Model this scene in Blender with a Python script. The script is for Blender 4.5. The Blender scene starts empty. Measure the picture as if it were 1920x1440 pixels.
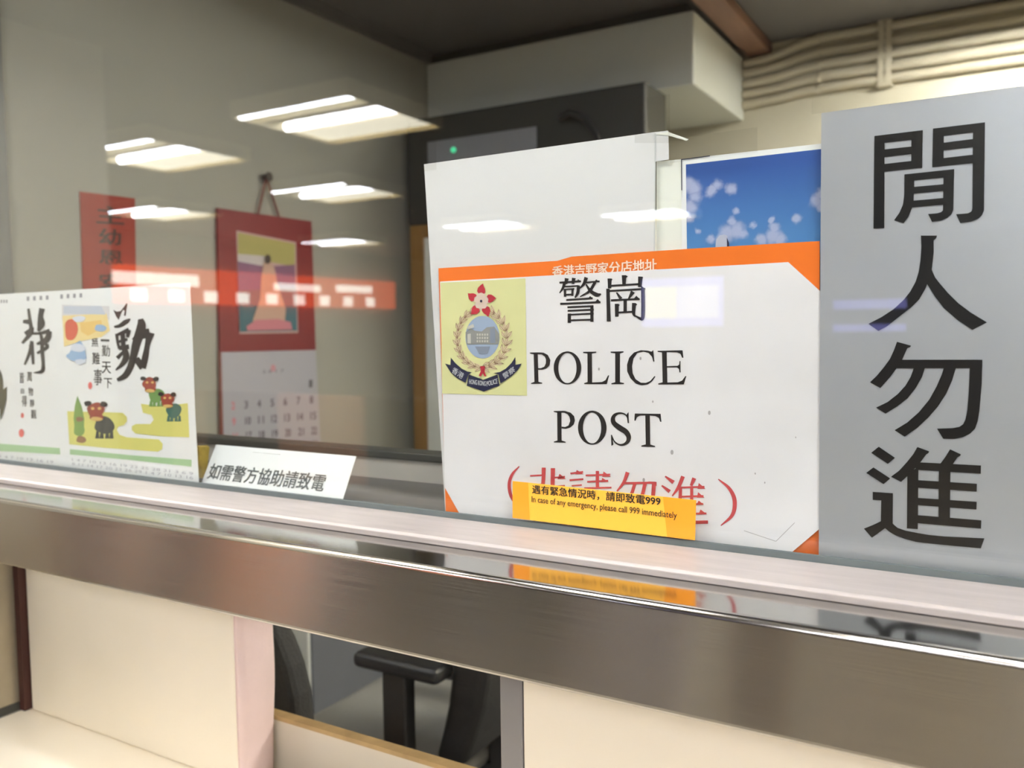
import bpy, math, random
from mathutils import Vector, Matrix
random.seed(7)
C = bpy.context.scene.collection
S = bpy.context.scene

# ------------------------------------------------------------------ camera
CAM = Vector((0.0, -0.83, 1.42))
FOC = 1608.24
YAW, PIT, ROL = 0.529919, 0.0643003, -0.0125009
fw = Vector((-math.sin(YAW)*math.cos(PIT), math.cos(YAW)*math.cos(PIT), -math.sin(PIT)))
r0 = Vector((math.cos(YAW), math.sin(YAW), 0)); u0 = r0.cross(fw)
rt = r0*math.cos(ROL) + u0*math.sin(ROL)
up = u0*math.cos(ROL) - r0*math.sin(ROL)
cd = bpy.data.cameras.new('camera'); cam = bpy.data.objects.new('camera', cd); C.objects.link(cam)
M = Matrix((( rt.x, up.x, -fw.x, CAM.x), (rt.y, up.y, -fw.y, CAM.y), (rt.z, up.z, -fw.z, CAM.z), (0, 0, 0, 1)))
cam.matrix_world = M
cd.sensor_width = 36; cd.lens = 36*FOC/1920; cd.clip_start = 0.02; cd.clip_end = 100
cd.dof.use_dof = True
cd.dof.focus_distance = (Vector((-0.30, 0, 1.38)) - CAM).dot(fw)
cd.dof.aperture_fstop = 5.6
S.camera = cam

# ------------------------------------------------------------------ world, exposure
w = bpy.data.worlds.new('world'); S.world = w; w.use_nodes = True
w.node_tree.nodes['Background'].inputs[0].default_value = (.97, .98, 1.0, 1)
w.node_tree.nodes['Background'].inputs[1].default_value = 0.45
S.view_settings.view_transform = 'Standard'; S.view_settings.look = 'None'
S.view_settings.gamma = 1; S.view_settings.use_curve_mapping = False
S.view_settings.exposure = 0.4
S.cycles.use_denoising = True
S.cycles.max_bounces = 10; S.cycles.transparent_max_bounces = 16
S.cycles.caustics_reflective = False; S.cycles.caustics_refractive = False
S.cycles.sample_clamp_indirect = 8

def area(name, loc, target, sx, sy, power, col=(1, .93, .8)):
    l = bpy.data.lights.new(name, 'AREA'); l.shape = 'RECTANGLE'; l.size = sx; l.size_y = sy
    l.energy = power; l.color = col
    o = bpy.data.objects.new(name, l); C.objects.link(o); o.location = loc
    o.rotation_euler = (Vector(target) - Vector(loc)).to_track_quat('-Z', 'Y').to_euler()
    return o
TUBE = 37.0        # concourse tubes
ROOM_TUBE = 92.0   # the office's own ceiling lamp

# ------------------------------------------------------------------ measuring
def at(px, py, val=0.0, ax=1):
    """a photo measurement turned into metres on the real plane x/y/z = val"""
    d = rt*((px-960)/FOC) - up*((py-720)/FOC) + fw
    t = (val - CAM[ax])/d[ax]
    return CAM + d*t
def crop(pts, ox, oy, k):
    return [(ox + x/k, oy + y/k) for x, y in pts]

# ------------------------------------------------------------------ materials
def mat(name, col, rough=.5, metal=0.0, bump=0.0, bscale=40.0, var=0.0, vscale=8.0, spec=None, emit=None, es=0.0, stretch=None):
    m = bpy.data.materials.new(name); m.use_nodes = True
    nt = m.node_tree; b = nt.nodes['Principled BSDF']
    b.inputs['Base Color'].default_value = (*col, 1)
    b.inputs['Roughness'].default_value = rough; b.inputs['Metallic'].default_value = metal
    if spec is not None: b.inputs['Specular IOR Level'].default_value = spec
    if emit: b.inputs['Emission Color'].default_value = (*emit, 1); b.inputs['Emission Strength'].default_value = es
    if bump or var:
        tc = nt.nodes.new('ShaderNodeTexCoord'); mp = nt.nodes.new('ShaderNodeMapping')
        nt.links.new(tc.outputs['Object'], mp.inputs['Vector'])
        if stretch: mp.inputs['Scale'].default_value = stretch
    if bump:
        n = nt.nodes.new('ShaderNodeTexNoise'); n.inputs['Scale'].default_value = bscale; n.inputs['Detail'].default_value = 4
        bp = nt.nodes.new('ShaderNodeBump'); bp.inputs['Strength'].default_value = bump; bp.inputs['Distance'].default_value = .01
        nt.links.new(mp.outputs[0], n.inputs['Vector']); nt.links.new(n.outputs['Fac'], bp.inputs['Height'])
        nt.links.new(bp.outputs[0], b.inputs['Normal'])
    if var:
        n = nt.nodes.new('ShaderNodeTexNoise'); n.inputs['Scale'].default_value = vscale; n.inputs['Detail'].default_value = 5
        r = nt.nodes.new('ShaderNodeValToRGB')
        r.color_ramp.elements[0].position = .3; r.color_ramp.elements[1].position = .7
        r.color_ramp.elements[0].color = (*[c*(1-var) for c in col], 1)
        r.color_ramp.elements[1].color = (*[min(1, c*(1+var*.5)) for c in col], 1)
        nt.links.new(mp.outputs[0], n.inputs['Vector']); nt.links.new(n.outputs['Fac'], r.inputs[0])
        nt.links.new(r.outputs[0], b.inputs['Base Color'])
    return m
def srgb(r, g, b):
    f = lambda c: (c/255/12.92) if c/255 <= .04045 else ((c/255+.055)/1.055)**2.4
    return (f(r), f(g), f(b))
def ink(name, r, g, b, rough=.55, **k): return mat(name, srgb(r, g, b), rough, **k)

def glass_mat(name, tint, f0, fmax):
    m = bpy.data.materials.new(name); m.use_nodes = True; nt = m.node_tree
    for n in list(nt.nodes): nt.nodes.remove(n)
    N = nt.nodes.new
    out = N('ShaderNodeOutputMaterial'); mx = N('ShaderNodeMixShader'); tr = N('ShaderNodeBsdfTransparent'); gl = N('ShaderNodeBsdfGlossy')
    tr.inputs[0].default_value = (*tint, 1); gl.inputs['Roughness'].default_value = 0.0
    lw = N('ShaderNodeLayerWeight'); lw.inputs[0].default_value = .5
    p = N('ShaderNodeMath'); p.operation = 'POWER'; p.inputs[1].default_value = 5
    ma = N('ShaderNodeMath'); ma.operation = 'MULTIPLY_ADD'; ma.inputs[1].default_value = fmax; ma.inputs[2].default_value = f0
    nt.links.new(lw.outputs['Facing'], p.inputs[0]); nt.links.new(p.outputs[0], ma.inputs[0]); nt.links.new(ma.outputs[0], mx.inputs[0])
    nt.links.new(tr.outputs[0], mx.inputs[1]); nt.links.new(gl.outputs[0], mx.inputs[2]); nt.links.new(mx.outputs[0], out.inputs[0])
    return m

def steel_mat(name, col, rough, aniso, rot):
    m = mat(name, col, rough, 1.0); nt = m.node_tree; b = nt.nodes['Principled BSDF']
    b.inputs['Anisotropic'].default_value = aniso; b.inputs['Anisotropic Rotation'].default_value = rot
    t = nt.nodes.new('ShaderNodeTangent'); t.direction_type = 'UV_MAP'
    nt.links.new(t.outputs[0], b.inputs['Tangent'])
    tc = nt.nodes.new('ShaderNodeTexCoord'); mp = nt.nodes.new('ShaderNodeMapping'); mp.inputs['Scale'].default_value = (3, 400, 400)
    n = nt.nodes.new('ShaderNodeTexNoise'); n.inputs['Scale'].default_value = 2.5; n.inputs['Detail'].default_value = 6
    nt.links.new(tc.outputs['Object'], mp.inputs[0]); nt.links.new(mp.outputs[0], n.inputs['Vector'])
    r = nt.nodes.new('ShaderNodeMapRange'); r.inputs['To Min'].default_value = rough*.75; r.inputs['To Max'].default_value = rough*1.3
    nt.links.new(n.outputs['Fac'], r.inputs['Value']); nt.links.new(r.outputs[0], b.inputs['Roughness'])
    return m

M_ = dict(
    paper=ink('white_paper', 224, 224, 224, .5, bump=.06, bscale=9),
    notice=mat('worn_notice_paper', srgb(240, 238, 240), .38, 0, bump=.22, bscale=7, var=.07, vscale=9),
    card=ink('white_card', 238, 240, 240, .5),
    ivory=ink('ivory_card', 236, 238, 228, .5),
    orange=mat('orange_print', srgb(240, 120, 34), .4, var=.06, vscale=14),
    deep_orange=mat('deep_orange_print', srgb(214, 104, 38), .4),
    white_ink=ink('white_ink', 250, 225, 205),
    black=ink('black_ink', 30, 27, 26, .45),
    sign_black=ink('black_vinyl', 26, 25, 24, .3),
    brush=ink('brush_grey', 58, 56, 56),
    tiny=ink('tiny_date_grey', 172, 172, 180),
    red=ink('red_ink', 196, 74, 78, .5),
    yellow_pic=mat('pale_yellow_print', srgb(226, 226, 166), .45, var=.06, vscale=20),
    label=ink('amber_label', 250, 186, 66, .4),
    label_end=ink('amber_label_under_tape', 246, 160, 48, .25),
    silver=mat('silver_sign_film', srgb(196, 199, 204), .32, .45, var=.06, vscale=4),
    navy=ink('navy_print', 28, 34, 66), sky_oval=ink('pale_blue_print', 160, 178, 205), grey_pic=ink('grey_print', 150, 152, 150),
    beige=ink('beige_print', 224, 208, 172), brown_ln=ink('brown_print', 146, 108, 88), petal=ink('petal_print', 226, 205, 190), crimson=ink('crimson_print', 186, 44, 62),
    wall=mat('painted_wall', srgb(168, 164, 151), .6, bump=.03, bscale=60, var=.03, vscale=3),
    pale_wall=mat('pale_painted_wall', srgb(214, 206, 184), .5, bump=.06, bscale=50, var=.04, vscale=4),
    beam=mat('beam_paint', srgb(228, 228, 218), .55, bump=.03, bscale=60),
    ceil=mat('office_ceiling_paint', srgb(112, 108, 106), .8, var=.06, vscale=2),
    cream=mat('cream_laminate', srgb(246, 236, 218), .32, bump=.015, bscale=30, var=.02, vscale=5),
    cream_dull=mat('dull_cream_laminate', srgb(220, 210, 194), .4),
    brown_wood=mat('brown_timber', srgb(142, 104, 84), .5, var=.12, vscale=6, stretch=(8, 1, 8)),
    gold_wood=mat('golden_timber', srgb(150, 112, 62), .45, var=.15, vscale=6, stretch=(8, 8, 1)),
    edge_wood=mat('raw_board_edge', srgb(190, 158, 108), .6, var=.2, vscale=30),
    dark_grey=mat('charcoal_metal', srgb(62, 61, 56), .5, var=.05), grey=mat('grey_metal', srgb(118, 116, 112), .5), lt_grey=mat('light_grey_laminate', srgb(176, 171, 164), .5, var=.04),
    panel_grey=mat('grey_panel', srgb(152, 152, 156), .45, var=.04), slate=mat('dark_grey_laminate', srgb(104, 100, 98), .5, var=.05),
    gasket=mat('grey_rubber_gasket', srgb(92, 100, 102), .7, var=.1, vscale=40),
    channel=mat('satin_aluminium_channel', srgb(180, 172, 170), .45, .1, bump=.06, bscale=30, var=.10, vscale=10, stretch=(1.2, 9, 9)),
    blue_grey=mat('blue_grey_laminate', srgb(112, 114, 120), .45, var=.04),
    pink=mat('pink_foam', srgb(238, 212, 208), .8, bump=.25, bscale=25, var=.06, vscale=12),
    sealant=ink('dark_brown_sealant', 62, 28, 22, .6),
    grey_fab=mat('grey_upholstery', srgb(140, 138, 132), .75, bump=.2, bscale=160),
    black_fab=mat('black_upholstery', srgb(44, 43, 42), .75, bump=.2, bscale=160), black_pl=ink('black_plastic', 48, 47, 46, .4),
    floor=mat('grey_blue_floor', srgb(112, 113, 117), .35, var=.05, vscale=5),
    conc_floor=mat('terrazzo_floor', srgb(122, 110, 96), .25, var=.1, vscale=60),
    conc_ceil=mat('concourse_ceiling', srgb(112, 108, 100), .7, var=.03), conc_wall=mat('concourse_wall_tile', srgb(205, 200, 186), .4, var=.03),
    cable_paint=mat('beige_painted_conduit', srgb(206, 196, 172), .5, bump=.05, bscale=80),
    diffuser=mat('glowing_lamp_diffuser', (.9, .8, .6), .5, emit=(1, .93, .74), es=6.5),
    trough=ink('lamp_trough_white', 235, 224, 190, .5), tube=mat('lamp_tube', (.9, .9, .85), .4, emit=(.93, .985, 1.13), es=TUBE), room_tube=mat('office_lamp_tube', (.9, .9, .85), .4, emit=(1, 1, .96), es=ROOM_TUBE),
    sign_red=mat('lit_orange_red_sign', srgb(235, 60, 20), .4, emit=(1, .13, .03), es=3.2), sign_white=mat('lit_white_lettering', (1, 1, 1), .4, emit=(1, .82, .72), es=7.0),
    screen_blue=mat('lit_screen_border', (.2, .2, .9), .3, emit=(.42, .42, 1), es=1.5), screen_mid=mat('lit_screen_picture', (.9, .9, .6), .3, emit=(1, 1, .72), es=1.5), screen_pale=mat('lit_screen_side', (.8, .8, 1), .3, emit=(.72, .74, 1), es=1.5),
    led=mat('green_indicator', (.05, .6, .3), .3, emit=(.1, .8, .4), es=.6),
    steel_top=steel_mat('polished_ledge_steel', (.50, .49, .47), .11, .3, 0.0),
    steel_nose=steel_mat('polished_ledge_nose', (.50, .48, .46), .16, .4, 0.0),
    steel=steel_mat('brushed_ledge_steel', (.40, .38, .35), .21, 1.0, .25),
    steel_side=mat('stained_steel_panel', srgb(176, 166, 146), .35, .6, var=.12, vscale=14),
    alu=mat('grey_aluminium_upright', srgb(132, 130, 134), .4, .5, var=.05),
    glass=glass_mat('clear_window_glass', (.965, .975, .97), .052, .75),
    tape=glass_mat('clear_sticky_tape', (.985, .985, .98), .03, .4),
    mount_red=mat('red_calendar_mount', srgb(122, 14, 22), .5, var=.04), strip_red=mat('vermilion_paper_strip', srgb(152, 46, 28), .6, var=.05), strip_ink=ink('strip_ink', 36, 14, 9),
    pad=ink('date_pad_paper', 178, 174, 180), date_ink=ink('date_ink', 92, 88, 90), date_red=ink('red_date_ink', 214, 120, 120),
    cord=ink('red_brown_cord', 122, 72, 62), nail=ink('dark_nail', 60, 48, 40, .4),
)

# ------------------------------------------------------------------ builders
def wloc(p):
    v = Vector((0, 0, 0))
    while p is not None: v += p.location; p = p.parent
    return v
def thing(name, label, cat, loc, group=None):
    o = bpy.data.objects.new(name, None); C.objects.link(o); o.location = loc; o.empty_display_size = .05
    o['label'] = label; o['category'] = cat
    if group: o['group'] = group
    return o
def tag(o, label, cat, group=None):
    o['label'] = label; o['category'] = cat
    if group: o['group'] = group
    return o
def struct(o): o['kind'] = 'structure'; return o
class MB:
    def __init__(s): s.v = []; s.f = []; s.smooth = False
    def poly(s, pts):
        n = len(s.v); s.v += [Vector(p) for p in pts]; s.f.append(tuple(range(n, n+len(pts)))); return s
    def box(s, a, b):
        n = len(s.v); (x0, y0, z0), (x1, y1, z1) = a, b
        s.v += [Vector(p) for p in ((x0,y0,z0),(x1,y0,z0),(x1,y1,z0),(x0,y1,z0),(x0,y0,z1),(x1,y0,z1),(x1,y1,z1),(x0,y1,z1))]
        s.f += [tuple(n+i for i in q) for q in ((3,2,1,0),(4,5,6,7),(0,1,5,4),(1,2,6,5),(2,3,7,6),(3,0,4,7))]
        return s
    def slab(s, pts, d):
        """a flat outline given thickness d (vector)"""
        n = len(s.v); k = len(pts); d = Vector(d)
        s.v += [Vector(p) for p in pts] + [Vector(p)+d for p in pts]
        s.f.append(tuple(range(n, n+k))); s.f.append(tuple(range(n+2*k-1, n+k-1, -1)))
        for i in range(k):
            j = (i+1) % k; s.f.append((n+j, n+i, n+k+i, n+k+j))
        return s
    def extrude_x(s, prof, x0, x1):
        return s.slab([(x0, y, z) for y, z in prof], (x1-x0, 0, 0))
    def tube(s, pts, r, seg=10, caps=True):
        pts = [Vector(p) for p in pts]; n = len(s.v); rr = r if isinstance(r, (list, tuple)) else [r]*len(pts)
        ref = None
        for i, p in enumerate(pts):
            t = (pts[min(i+1, len(pts)-1)] - pts[max(i-1, 0)]).normalized()
            if ref is None: ref = t.orthogonal().normalized()
            a = (ref - t*ref.dot(t)).normalized(); b = t.cross(a); ref = a
            for k in range(seg):
                an = 2*math.pi*k/seg; s.v.append(p + (a*math.cos(an) + b*math.sin(an))*rr[i])
        for i in range(len(pts)-1):
            for k in range(seg):
                j = (k+1) % seg; s.f.append((n+i*seg+k, n+i*seg+j, n+(i+1)*seg+j, n+(i+1)*seg+k))
        if caps:
            s.f.append(tuple(range(n+seg-1, n-1, -1))); s.f.append(tuple(range(n+(len(pts)-1)*seg, n+len(pts)*seg)))
        return s
    def build(s, name, m, parent=None, base=None, bevel=0, uvx=False, smooth=False, seg=2):
        me = bpy.data.meshes.new(name)
        o = bpy.data.objects.new(name, me); C.objects.link(o)
        if parent is not None: o.parent = parent; off = wloc(parent)
        elif base is not None: o.location = base; off = Vector(base)
        else:
            lo = Vector([min(v[i] for v in s.v) for i in range(3)]); hi = Vector([max(v[i] for v in s.v) for i in range(3)])
            off = Vector(((lo.x+hi.x)/2, (lo.y+hi.y)/2, lo.z)); o.location = off
        me.from_pydata([v-off for v in s.v], [], s.f); me.update()
        me.materials.append(m)
        if uvx:
            uv = me.uv_layers.new(name='UVMap')
            for l in me.loops:
                co = me.vertices[l.vertex_index].co; uv.data[l.index].uv = (co.x*.3+.5, (co.y+co.z)*.3+.37*co.z+.5)
        if smooth:
            for p in me.polygons: p.use_smooth = True
        if bevel:
            md = o.modifiers.new('bevel', 'BEVEL'); md.width = bevel; md.segments = seg; md.limit_method = 'ANGLE'; md.angle_limit = .6
        return o

# flat print on a plane: every shape is given in photo measurements and laid on the real plane
def catmull(pts, n=6):
    if len(pts) < 3: return [Vector(p) for p in pts]
    P = [Vector(p) for p in pts]; P = [P[0]*2-P[1]] + P + [P[-1]*2-P[-2]]; out = []
    for i in range(1, len(P)-2):
        for k in range(n):
            t = k/n; a, b, c, d = P[i-1], P[i], P[i+1], P[i+2]
            out.append(.5*((2*b) + (c-a)*t + (2*a-5*b+4*c-d)*t*t + (3*b-a-3*c+d)*t*t*t))
    out.append(P[-2]); return out
def ribbon2(pts, ws, n=6):
    """2-D ribbon outline quads along a smooth stroke"""
    if not isinstance(ws, (list, tuple)): ws = [ws]*len(pts)
    if len(ws) != len(pts): ws = [ws[0] + (ws[-1]-ws[0])*i/(len(pts)-1) for i in range(len(pts))]
    q = catmull([(x, y, wv) for (x, y), wv in zip(pts, ws)], n)
    L, R = [], []
    for i, p in enumerate(q):
        t = q[min(i+1, len(q)-1)] - q[max(i-1, 0)]; t = Vector((t.x, t.y)).normalized() if (t.x or t.y) else Vector((1, 0))
        nn = Vector((-t.y, t.x))*max(p.z, .1)/2
        L.append((p.x+nn.x, p.y+nn.y)); R.append((p.x-nn.x, p.y-nn.y))
    return L + R[::-1]
class Print:
    """collects flat shapes in photo measurement on plane (ax=val)"""
    def __init__(s, val, ax=1): s.val, s.ax, s.mb = val, ax, MB()
    def poly(s, pts):
        e = 3e-6*(len(s.mb.f) % 60)   # keeps overlapping marks of one print from sharing a plane exactly
        s.mb.poly([at(x, y, s.val + (e if s.ax == 0 else -e), s.ax) for x, y in pts]); return s
    def build_each(s, name, m, parent):
        for f in s.mb.f: MB().poly([s.mb.v[i] for i in f]).build(name, m, parent)
    def polys(s, L, ox=0, oy=0, k=1):
        for p in L: s.poly(crop(p, ox, oy, k))
        return s
    def strokes(s, L, ox=0, oy=0, k=1, g=1.0):
        for pts, ws in L:
            ws = [x*g for x in ws] if isinstance(ws, (list, tuple)) else ws*g
            o = crop(ribbon2(pts, ws), ox, oy, k); n = len(o)//2
            for i in range(n-1): s.poly([o[i], o[i+1], o[2*n-2-i], o[2*n-1-i]])
        return s
    def ellipse(s, cx, cy, rx, ry, ox=0, oy=0, k=1, n=28, rot=0, inner=None, a0=0, a1=2*math.pi):
        ca, sa = math.cos(rot), math.sin(rot)
        def pt(a, fx, fy, c=(cx, cy)): x, y = fx*math.cos(a), fy*math.sin(a); return (c[0]+x*ca-y*sa, c[1]+x*sa+y*ca)
        A = [a0+(a1-a0)*i/n for i in range(n+1)]
        if inner:
            icx, icy, irx, iry = inner
            for i in range(n): s.poly(crop([pt(A[i], rx, ry), pt(A[i+1], rx, ry), pt(A[i+1], irx, iry, (icx, icy)), pt(A[i], irx, iry, (icx, icy))], ox, oy, k))
        else: s.poly(crop([pt(a, rx, ry) for a in A[:-1]], ox, oy, k))
        return s
    def build(s, name, m, parent): return s.mb.build(name, m, parent)

def glyphs(txt, bold=0.0):
    cu = bpy.data.curves.new('t', 'FONT'); cu.body = txt; cu.size = 1; cu.offset = bold; cu.resolution_u = 3
    o = bpy.data.objects.new('t', cu); C.objects.link(o)
    dg = bpy.context.evaluated_depsgraph_get(); dg.update()
    me = bpy.data.meshes.new_from_object(o.evaluated_get(dg))
    v = [(p.co.x, p.co.y) for p in me.vertices]; f = [tuple(p.vertices) for p in me.polygons]
    bpy.data.objects.remove(o); bpy.data.curves.remove(cu); bpy.data.meshes.remove(me)
    return v, f
def put_text(mb, txt, A, B, T, bold=0.0):
    """lay text in the box: A lower left, B lower right, T upper left (3-D points)"""
    if bold:
        A, B, T = Vector(A), Vector(B), Vector(T); d = (B-A).normalized()*(T-A).length*bold; e = (T-A)*bold
        nn = (B-A).cross(T-A).normalized()*2e-5
        for i, (p, q) in enumerate(((-1, -.5), (1, -.5), (-1, .5), (1, .5), (0, 0))):
            h = d*p + e*q + nn*i; put_text(mb, txt, A+h, B+h, T+h)
        return mb
    v, f = glyphs(txt)
    if not v: return mb
    x0, x1 = min(p[0] for p in v), max(p[0] for p in v); y0, y1 = min(p[1] for p in v), max(p[1] for p in v)
    A, B, T = Vector(A), Vector(B), Vector(T); n = len(mb.v)
    for x, y in v: mb.v.append(A + (B-A)*((x-x0)/(x1-x0)) + (T-A)*((y-y0)/max(1e-6, y1-y0)))
    mb.f += [tuple(n+i for i in q) for q in f]
    return mb
def text_px(mb, txt, a, b, t, val, ax=1, bold=0.0):
    return put_text(mb, txt, at(*a, val, ax), at(*b, val, ax), at(*t, val, ax), bold)

# ================================================================== SETTING
XL, YB, ZC = -2.2, 2.9, 2.6          # office left wall, back wall, ceiling
XR = 2.2
struct(MB().box((-14, -14, -.1), (9, 3.0, 0)).build('floor', M_['conc_floor']))
struct(MB().box((XL, .06, 0), (XR, YB, .012)).build('floor', M_['floor']))
struct(MB().box((XL-.12, .004, 0), (XL, YB+.12, 2.9)).build('wall_left', M_['wall']))
struct(MB().box((XL, YB, 0), (XR+.12, YB+.12, 2.9)).build('wall_back', M_['pale_wall']))
struct(MB().box((XR, .004, 0), (XR+.12, YB, 2.9)).build('wall_right', M_['wall']))
struct(MB().box((XL, .012, ZC), (XR, YB, ZC+.12)).build('ceiling', M_['ceil']))
# front of the post: walls beside, above and below the window
fr = MB().box((-4.0, 0, 0), (-1.9, .012, 3.0)).box((1.2, 0, 0), (9, .012, 3.0)).box((-1.9, 0, 2.62), (1.2, .012, 3.0))
struct(fr.build('wall_front', M_['conc_wall']))
# dark door trim on the left wall, just inside the glass
struct(MB().box((XL, .12, .02), (XL+.02, .412, ZC)).build('trim_1', M_['grey']))
struct(MB().box((XL, .02, 2.558), (XL+.03, 2.236, ZC)).build('trim_2', M_['slate']))
# boxed beam across the back of the room
struct(MB().box((XL, 2.236, 2.295), (-1.02, YB, 2.556)).build('trim_3', M_['beam'], bevel=.006))
struct(MB().box((XL, 2.275, 2.556), (-1.06, YB, ZC)).build('trim_shadow_gap', M_['dark_grey']))  # recessed filler coloured dark for the shadow gap above the beam
# brown timber running along the ceiling right of the beam
struct(MB().box((-1.0, .3, 2.556), (-.902, YB, ZC)).build('trim_5', M_['brown_wood'], bevel=.004))
# concourse
struct(MB().box((-14, -14, 2.86), (9, 0, 2.98)).build('ceiling', M_['conc_ceil']))
struct(MB().box((-4.12, -1.87, 0), (-4.0, 0, 2.86)).build('wall_side', M_['conc_wall']))
struct(MB().box((-10.75, -14, 0), (-10.6, -1.87, 2.86)).box((-10.6, -1.95, 0), (-4.0, -1.87, 2.86)).build('wall_shop', M_['conc_wall']))

struct(MB().box((-14, -14.1, 0), (9, -14, 2.86)).build('wall_far', mat('far_shop_wall', srgb(96, 84, 74), .5, var=.1, vscale=.6)))
# window: glass pane, rubber gasket, aluminium channel
win = bpy.data.objects.new('window_1', None); C.objects.link(win); win.location = (-.35, 0, 1.196); struct(win)
MB().box((-1.9, 0.0, 1.197), (1.2, .006, 2.62)).build('glass_pane', M_['glass'], win)
MB().box((-1.9, -.005, 1.190), (1.2, -.0005, 1.2045)).build('gasket', M_['gasket'], win)
MB().extrude_x([(-.086, 1.188), (-.086, 1.1945), (-.083, 1.197), (-.006, 1.1985), (-.006, 1.188)], -1.56, .9).build('glazing_channel', M_['channel'], win, bevel=.001)

# ------------------------------------------------------------------ steel counter ledge under the window
led = thing('counter_ledge', 'brushed stainless steel ledge running under the whole window', 'ledge', (-.4, -.1, 1.085))
prof = [(-.004, 1.170), (-.004, 1.188)]
r = .006
for i in range(9):
    a = math.pi/2*i/8; prof.append((-.152 - r*math.sin(a), 1.188 - r + r*math.cos(a)))
top = prof + [(-.158, 1.170)]
tb = MB().extrude_x(top[:2] + [(-.1515, 1.188), (-.1515, 1.170)], -1.54, .9)
tb.build('ledge_top', M_['steel_top'], led, uvx=True)
fp = [(-.1517, 1.188)] + prof[2:] + [(-.158, 1.098)]
for i in range(5):
    a = math.pi/2*i/4; fp.append((-.152 - .006*math.cos(a), 1.098 - .006*math.sin(a)))
fp += [(-.142, 1.092), (-.142, 1.170), (-.1517, 1.170)]
o = MB().extrude_x(fp, -1.54, .9).build('ledge_front', M_['steel'], led, uvx=True)
o.data.materials.append(M_['steel_nose'])
for p in o.data.polygons:
    sm = len(p.vertices) == 4 and p.area < .0045*2.44; p.use_smooth = sm and p.center.z + wloc(led).z > 1.17
    if p.use_smooth: p.material_index = 1
MB().box((-1.54, -.1415, 1.158), (.9, -.001, 1.1695)).build('underside_board', M_['grey'], led)

# ------------------------------------------------------------------ alcove under the ledge
ct = thing('service_counter', 'built in cream laminate counter alcove below the steel ledge', 'counter', (-.35, -.1, .715))
MB().box((-1.535, -.42, .715), (.9, .085, .745)).build('counter_top', M_['cream'], ct, bevel=.004)
MB().box((-1.517, .03, .7452), (-.986, .095, 1.084)).build('back_panel', M_['cream'], ct, bevel=.003)
pk = MB(); n = 24; rings = []
for i in range(n+1):
    z = .7455 + .338*i/n
    d = .096 + .009*math.sin((1.16-z)*7.5); t = .012 + .002*math.sin(z*37)
    rings.append([(-.986, .031, z), (-.986+t*.6, .0315, z), (-.986+t, .045, z), (-.986+t*1.1, d*.65, z), (-.986+t*.9, d-.010, z), (-.986+t*.5, d-.002, z), (-.986, d, z)])
pk.v = [Vector(p) for q in rings for p in q]
pk.f = [(i*7+k, i*7+(k+1) % 7, (i+1)*7+(k+1) % 7, (i+1)*7+k) for i in range(n) for k in range(7)] + [tuple(range(6, -1, -1)), tuple(range(n*7, n*7+7))]
pk.build('padded_edge', M_['pink'], ct, smooth=True)['label'] = 'pink padded end of the left back panel'
MB().box((-.494, .03, .7452), (.9, .045, 1.084)).build('back_panel', M_['cream'], ct, bevel=.002)
MB().box((-.527, .031, .746), (-.4955, .052, 1.084)).build('upright', M_['alu'], ct, bevel=.002)['label'] = 'grey metal upright'
lo = MB().box((-1.03, .1085, .70), (-.40, .125, .813)).build('low_panel', M_['cream_dull'], ct)
MB().box((-1.03, .108, .813), (-.40, .126, .820)).build('top_edge', M_['edge_wood'], lo)['label'] = 'raw wood top edge'
sd = MB().box((-1.56, -.42, .76), (-1.5365, .028, 1.084)).build('side_panel', M_['steel_side'], ct)
sd['label'] = 'stained metal side panel'
MB().box((-1.56, -.42, .746), (-1.534, .028, .76)).build('panel_skirt', M_['dark_grey'], sd)
MB().box((-1.534, .018, .746), (-1.519, .034, 1.084)).build('sealant_strip', M_['sealant'], ct)['label'] = 'dark reddish brown corner strip'

# ================================================================== SHEETS BEHIND THE GLASS
def sheet(name, pts, y, m, parent=None, t=.0004):
    return MB().slab([at(px, py, y) for px, py in pts], (0, t, 0)).build(name, m, parent)

# ---- big silver sign
Y = .0085
sg = thing('warning_sign', 'tall silver sign with four large black Chinese characters, right edge of the window', 'sign', at(1740, 1080, Y))
sheet('sign_panel', [(1540, 212), (2060, 142), (2060, 1120), (1535, 1050)], Y, M_['silver'], sg, .003)
Yk = Y - .0006
def character(polys, ox, oy, k, name='character'):
    p = Print(Yk)
    for q in polys: p.poly(crop(q, ox, oy, k))
    return p.build(name, M_['sign_black'], sg)
character([
    [(117,270),(232,256),(228,1306),(107,1312)], [(535,219),(662,204),(655,628),(530,640)], [(117,270),(662,204),(660,298),(117,358)],
    [(200,425),(560,385),(560,469),(200,511)], [(200,588),(560,547),(655,536),(655,627),(200,676)],
    [(775,187),(900,172),(895,606),(768,622)], [(775,187),(1362,115),(1360,212),(775,283)], [(880,347),(1240,301),(1240,393),(880,434)],
    [(880,519),(1240,478),(1240,573),(768,622),(768,530)],
    [(1226,132),(1362,115),(1350,1110),(1325,1165),(1280,1205),(1200,1235),(1085,1250),(1035,1150),(1165,1140),(1190,1130),(1210,1115),(1218,1085)],
    [(455,702),(568,690),(565,840),(558,1000),(540,1080),(500,1180),(445,1252),(338,1218),(400,1130),(438,1040),(452,940)],
    [(895,655),(1015,642),(1005,1100),(985,1150),(940,1190),(870,1222),(765,1235),(722,1148),(830,1138),(870,1125),(888,1105)],
    [(455,702),(1015,642),(1015,725),(455,782)], [(550,843),(910,811),(910,886),(550,919)], [(545,998),(910,966),(910,1040),(535,1074)]], 1620, 210, 6)
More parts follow.
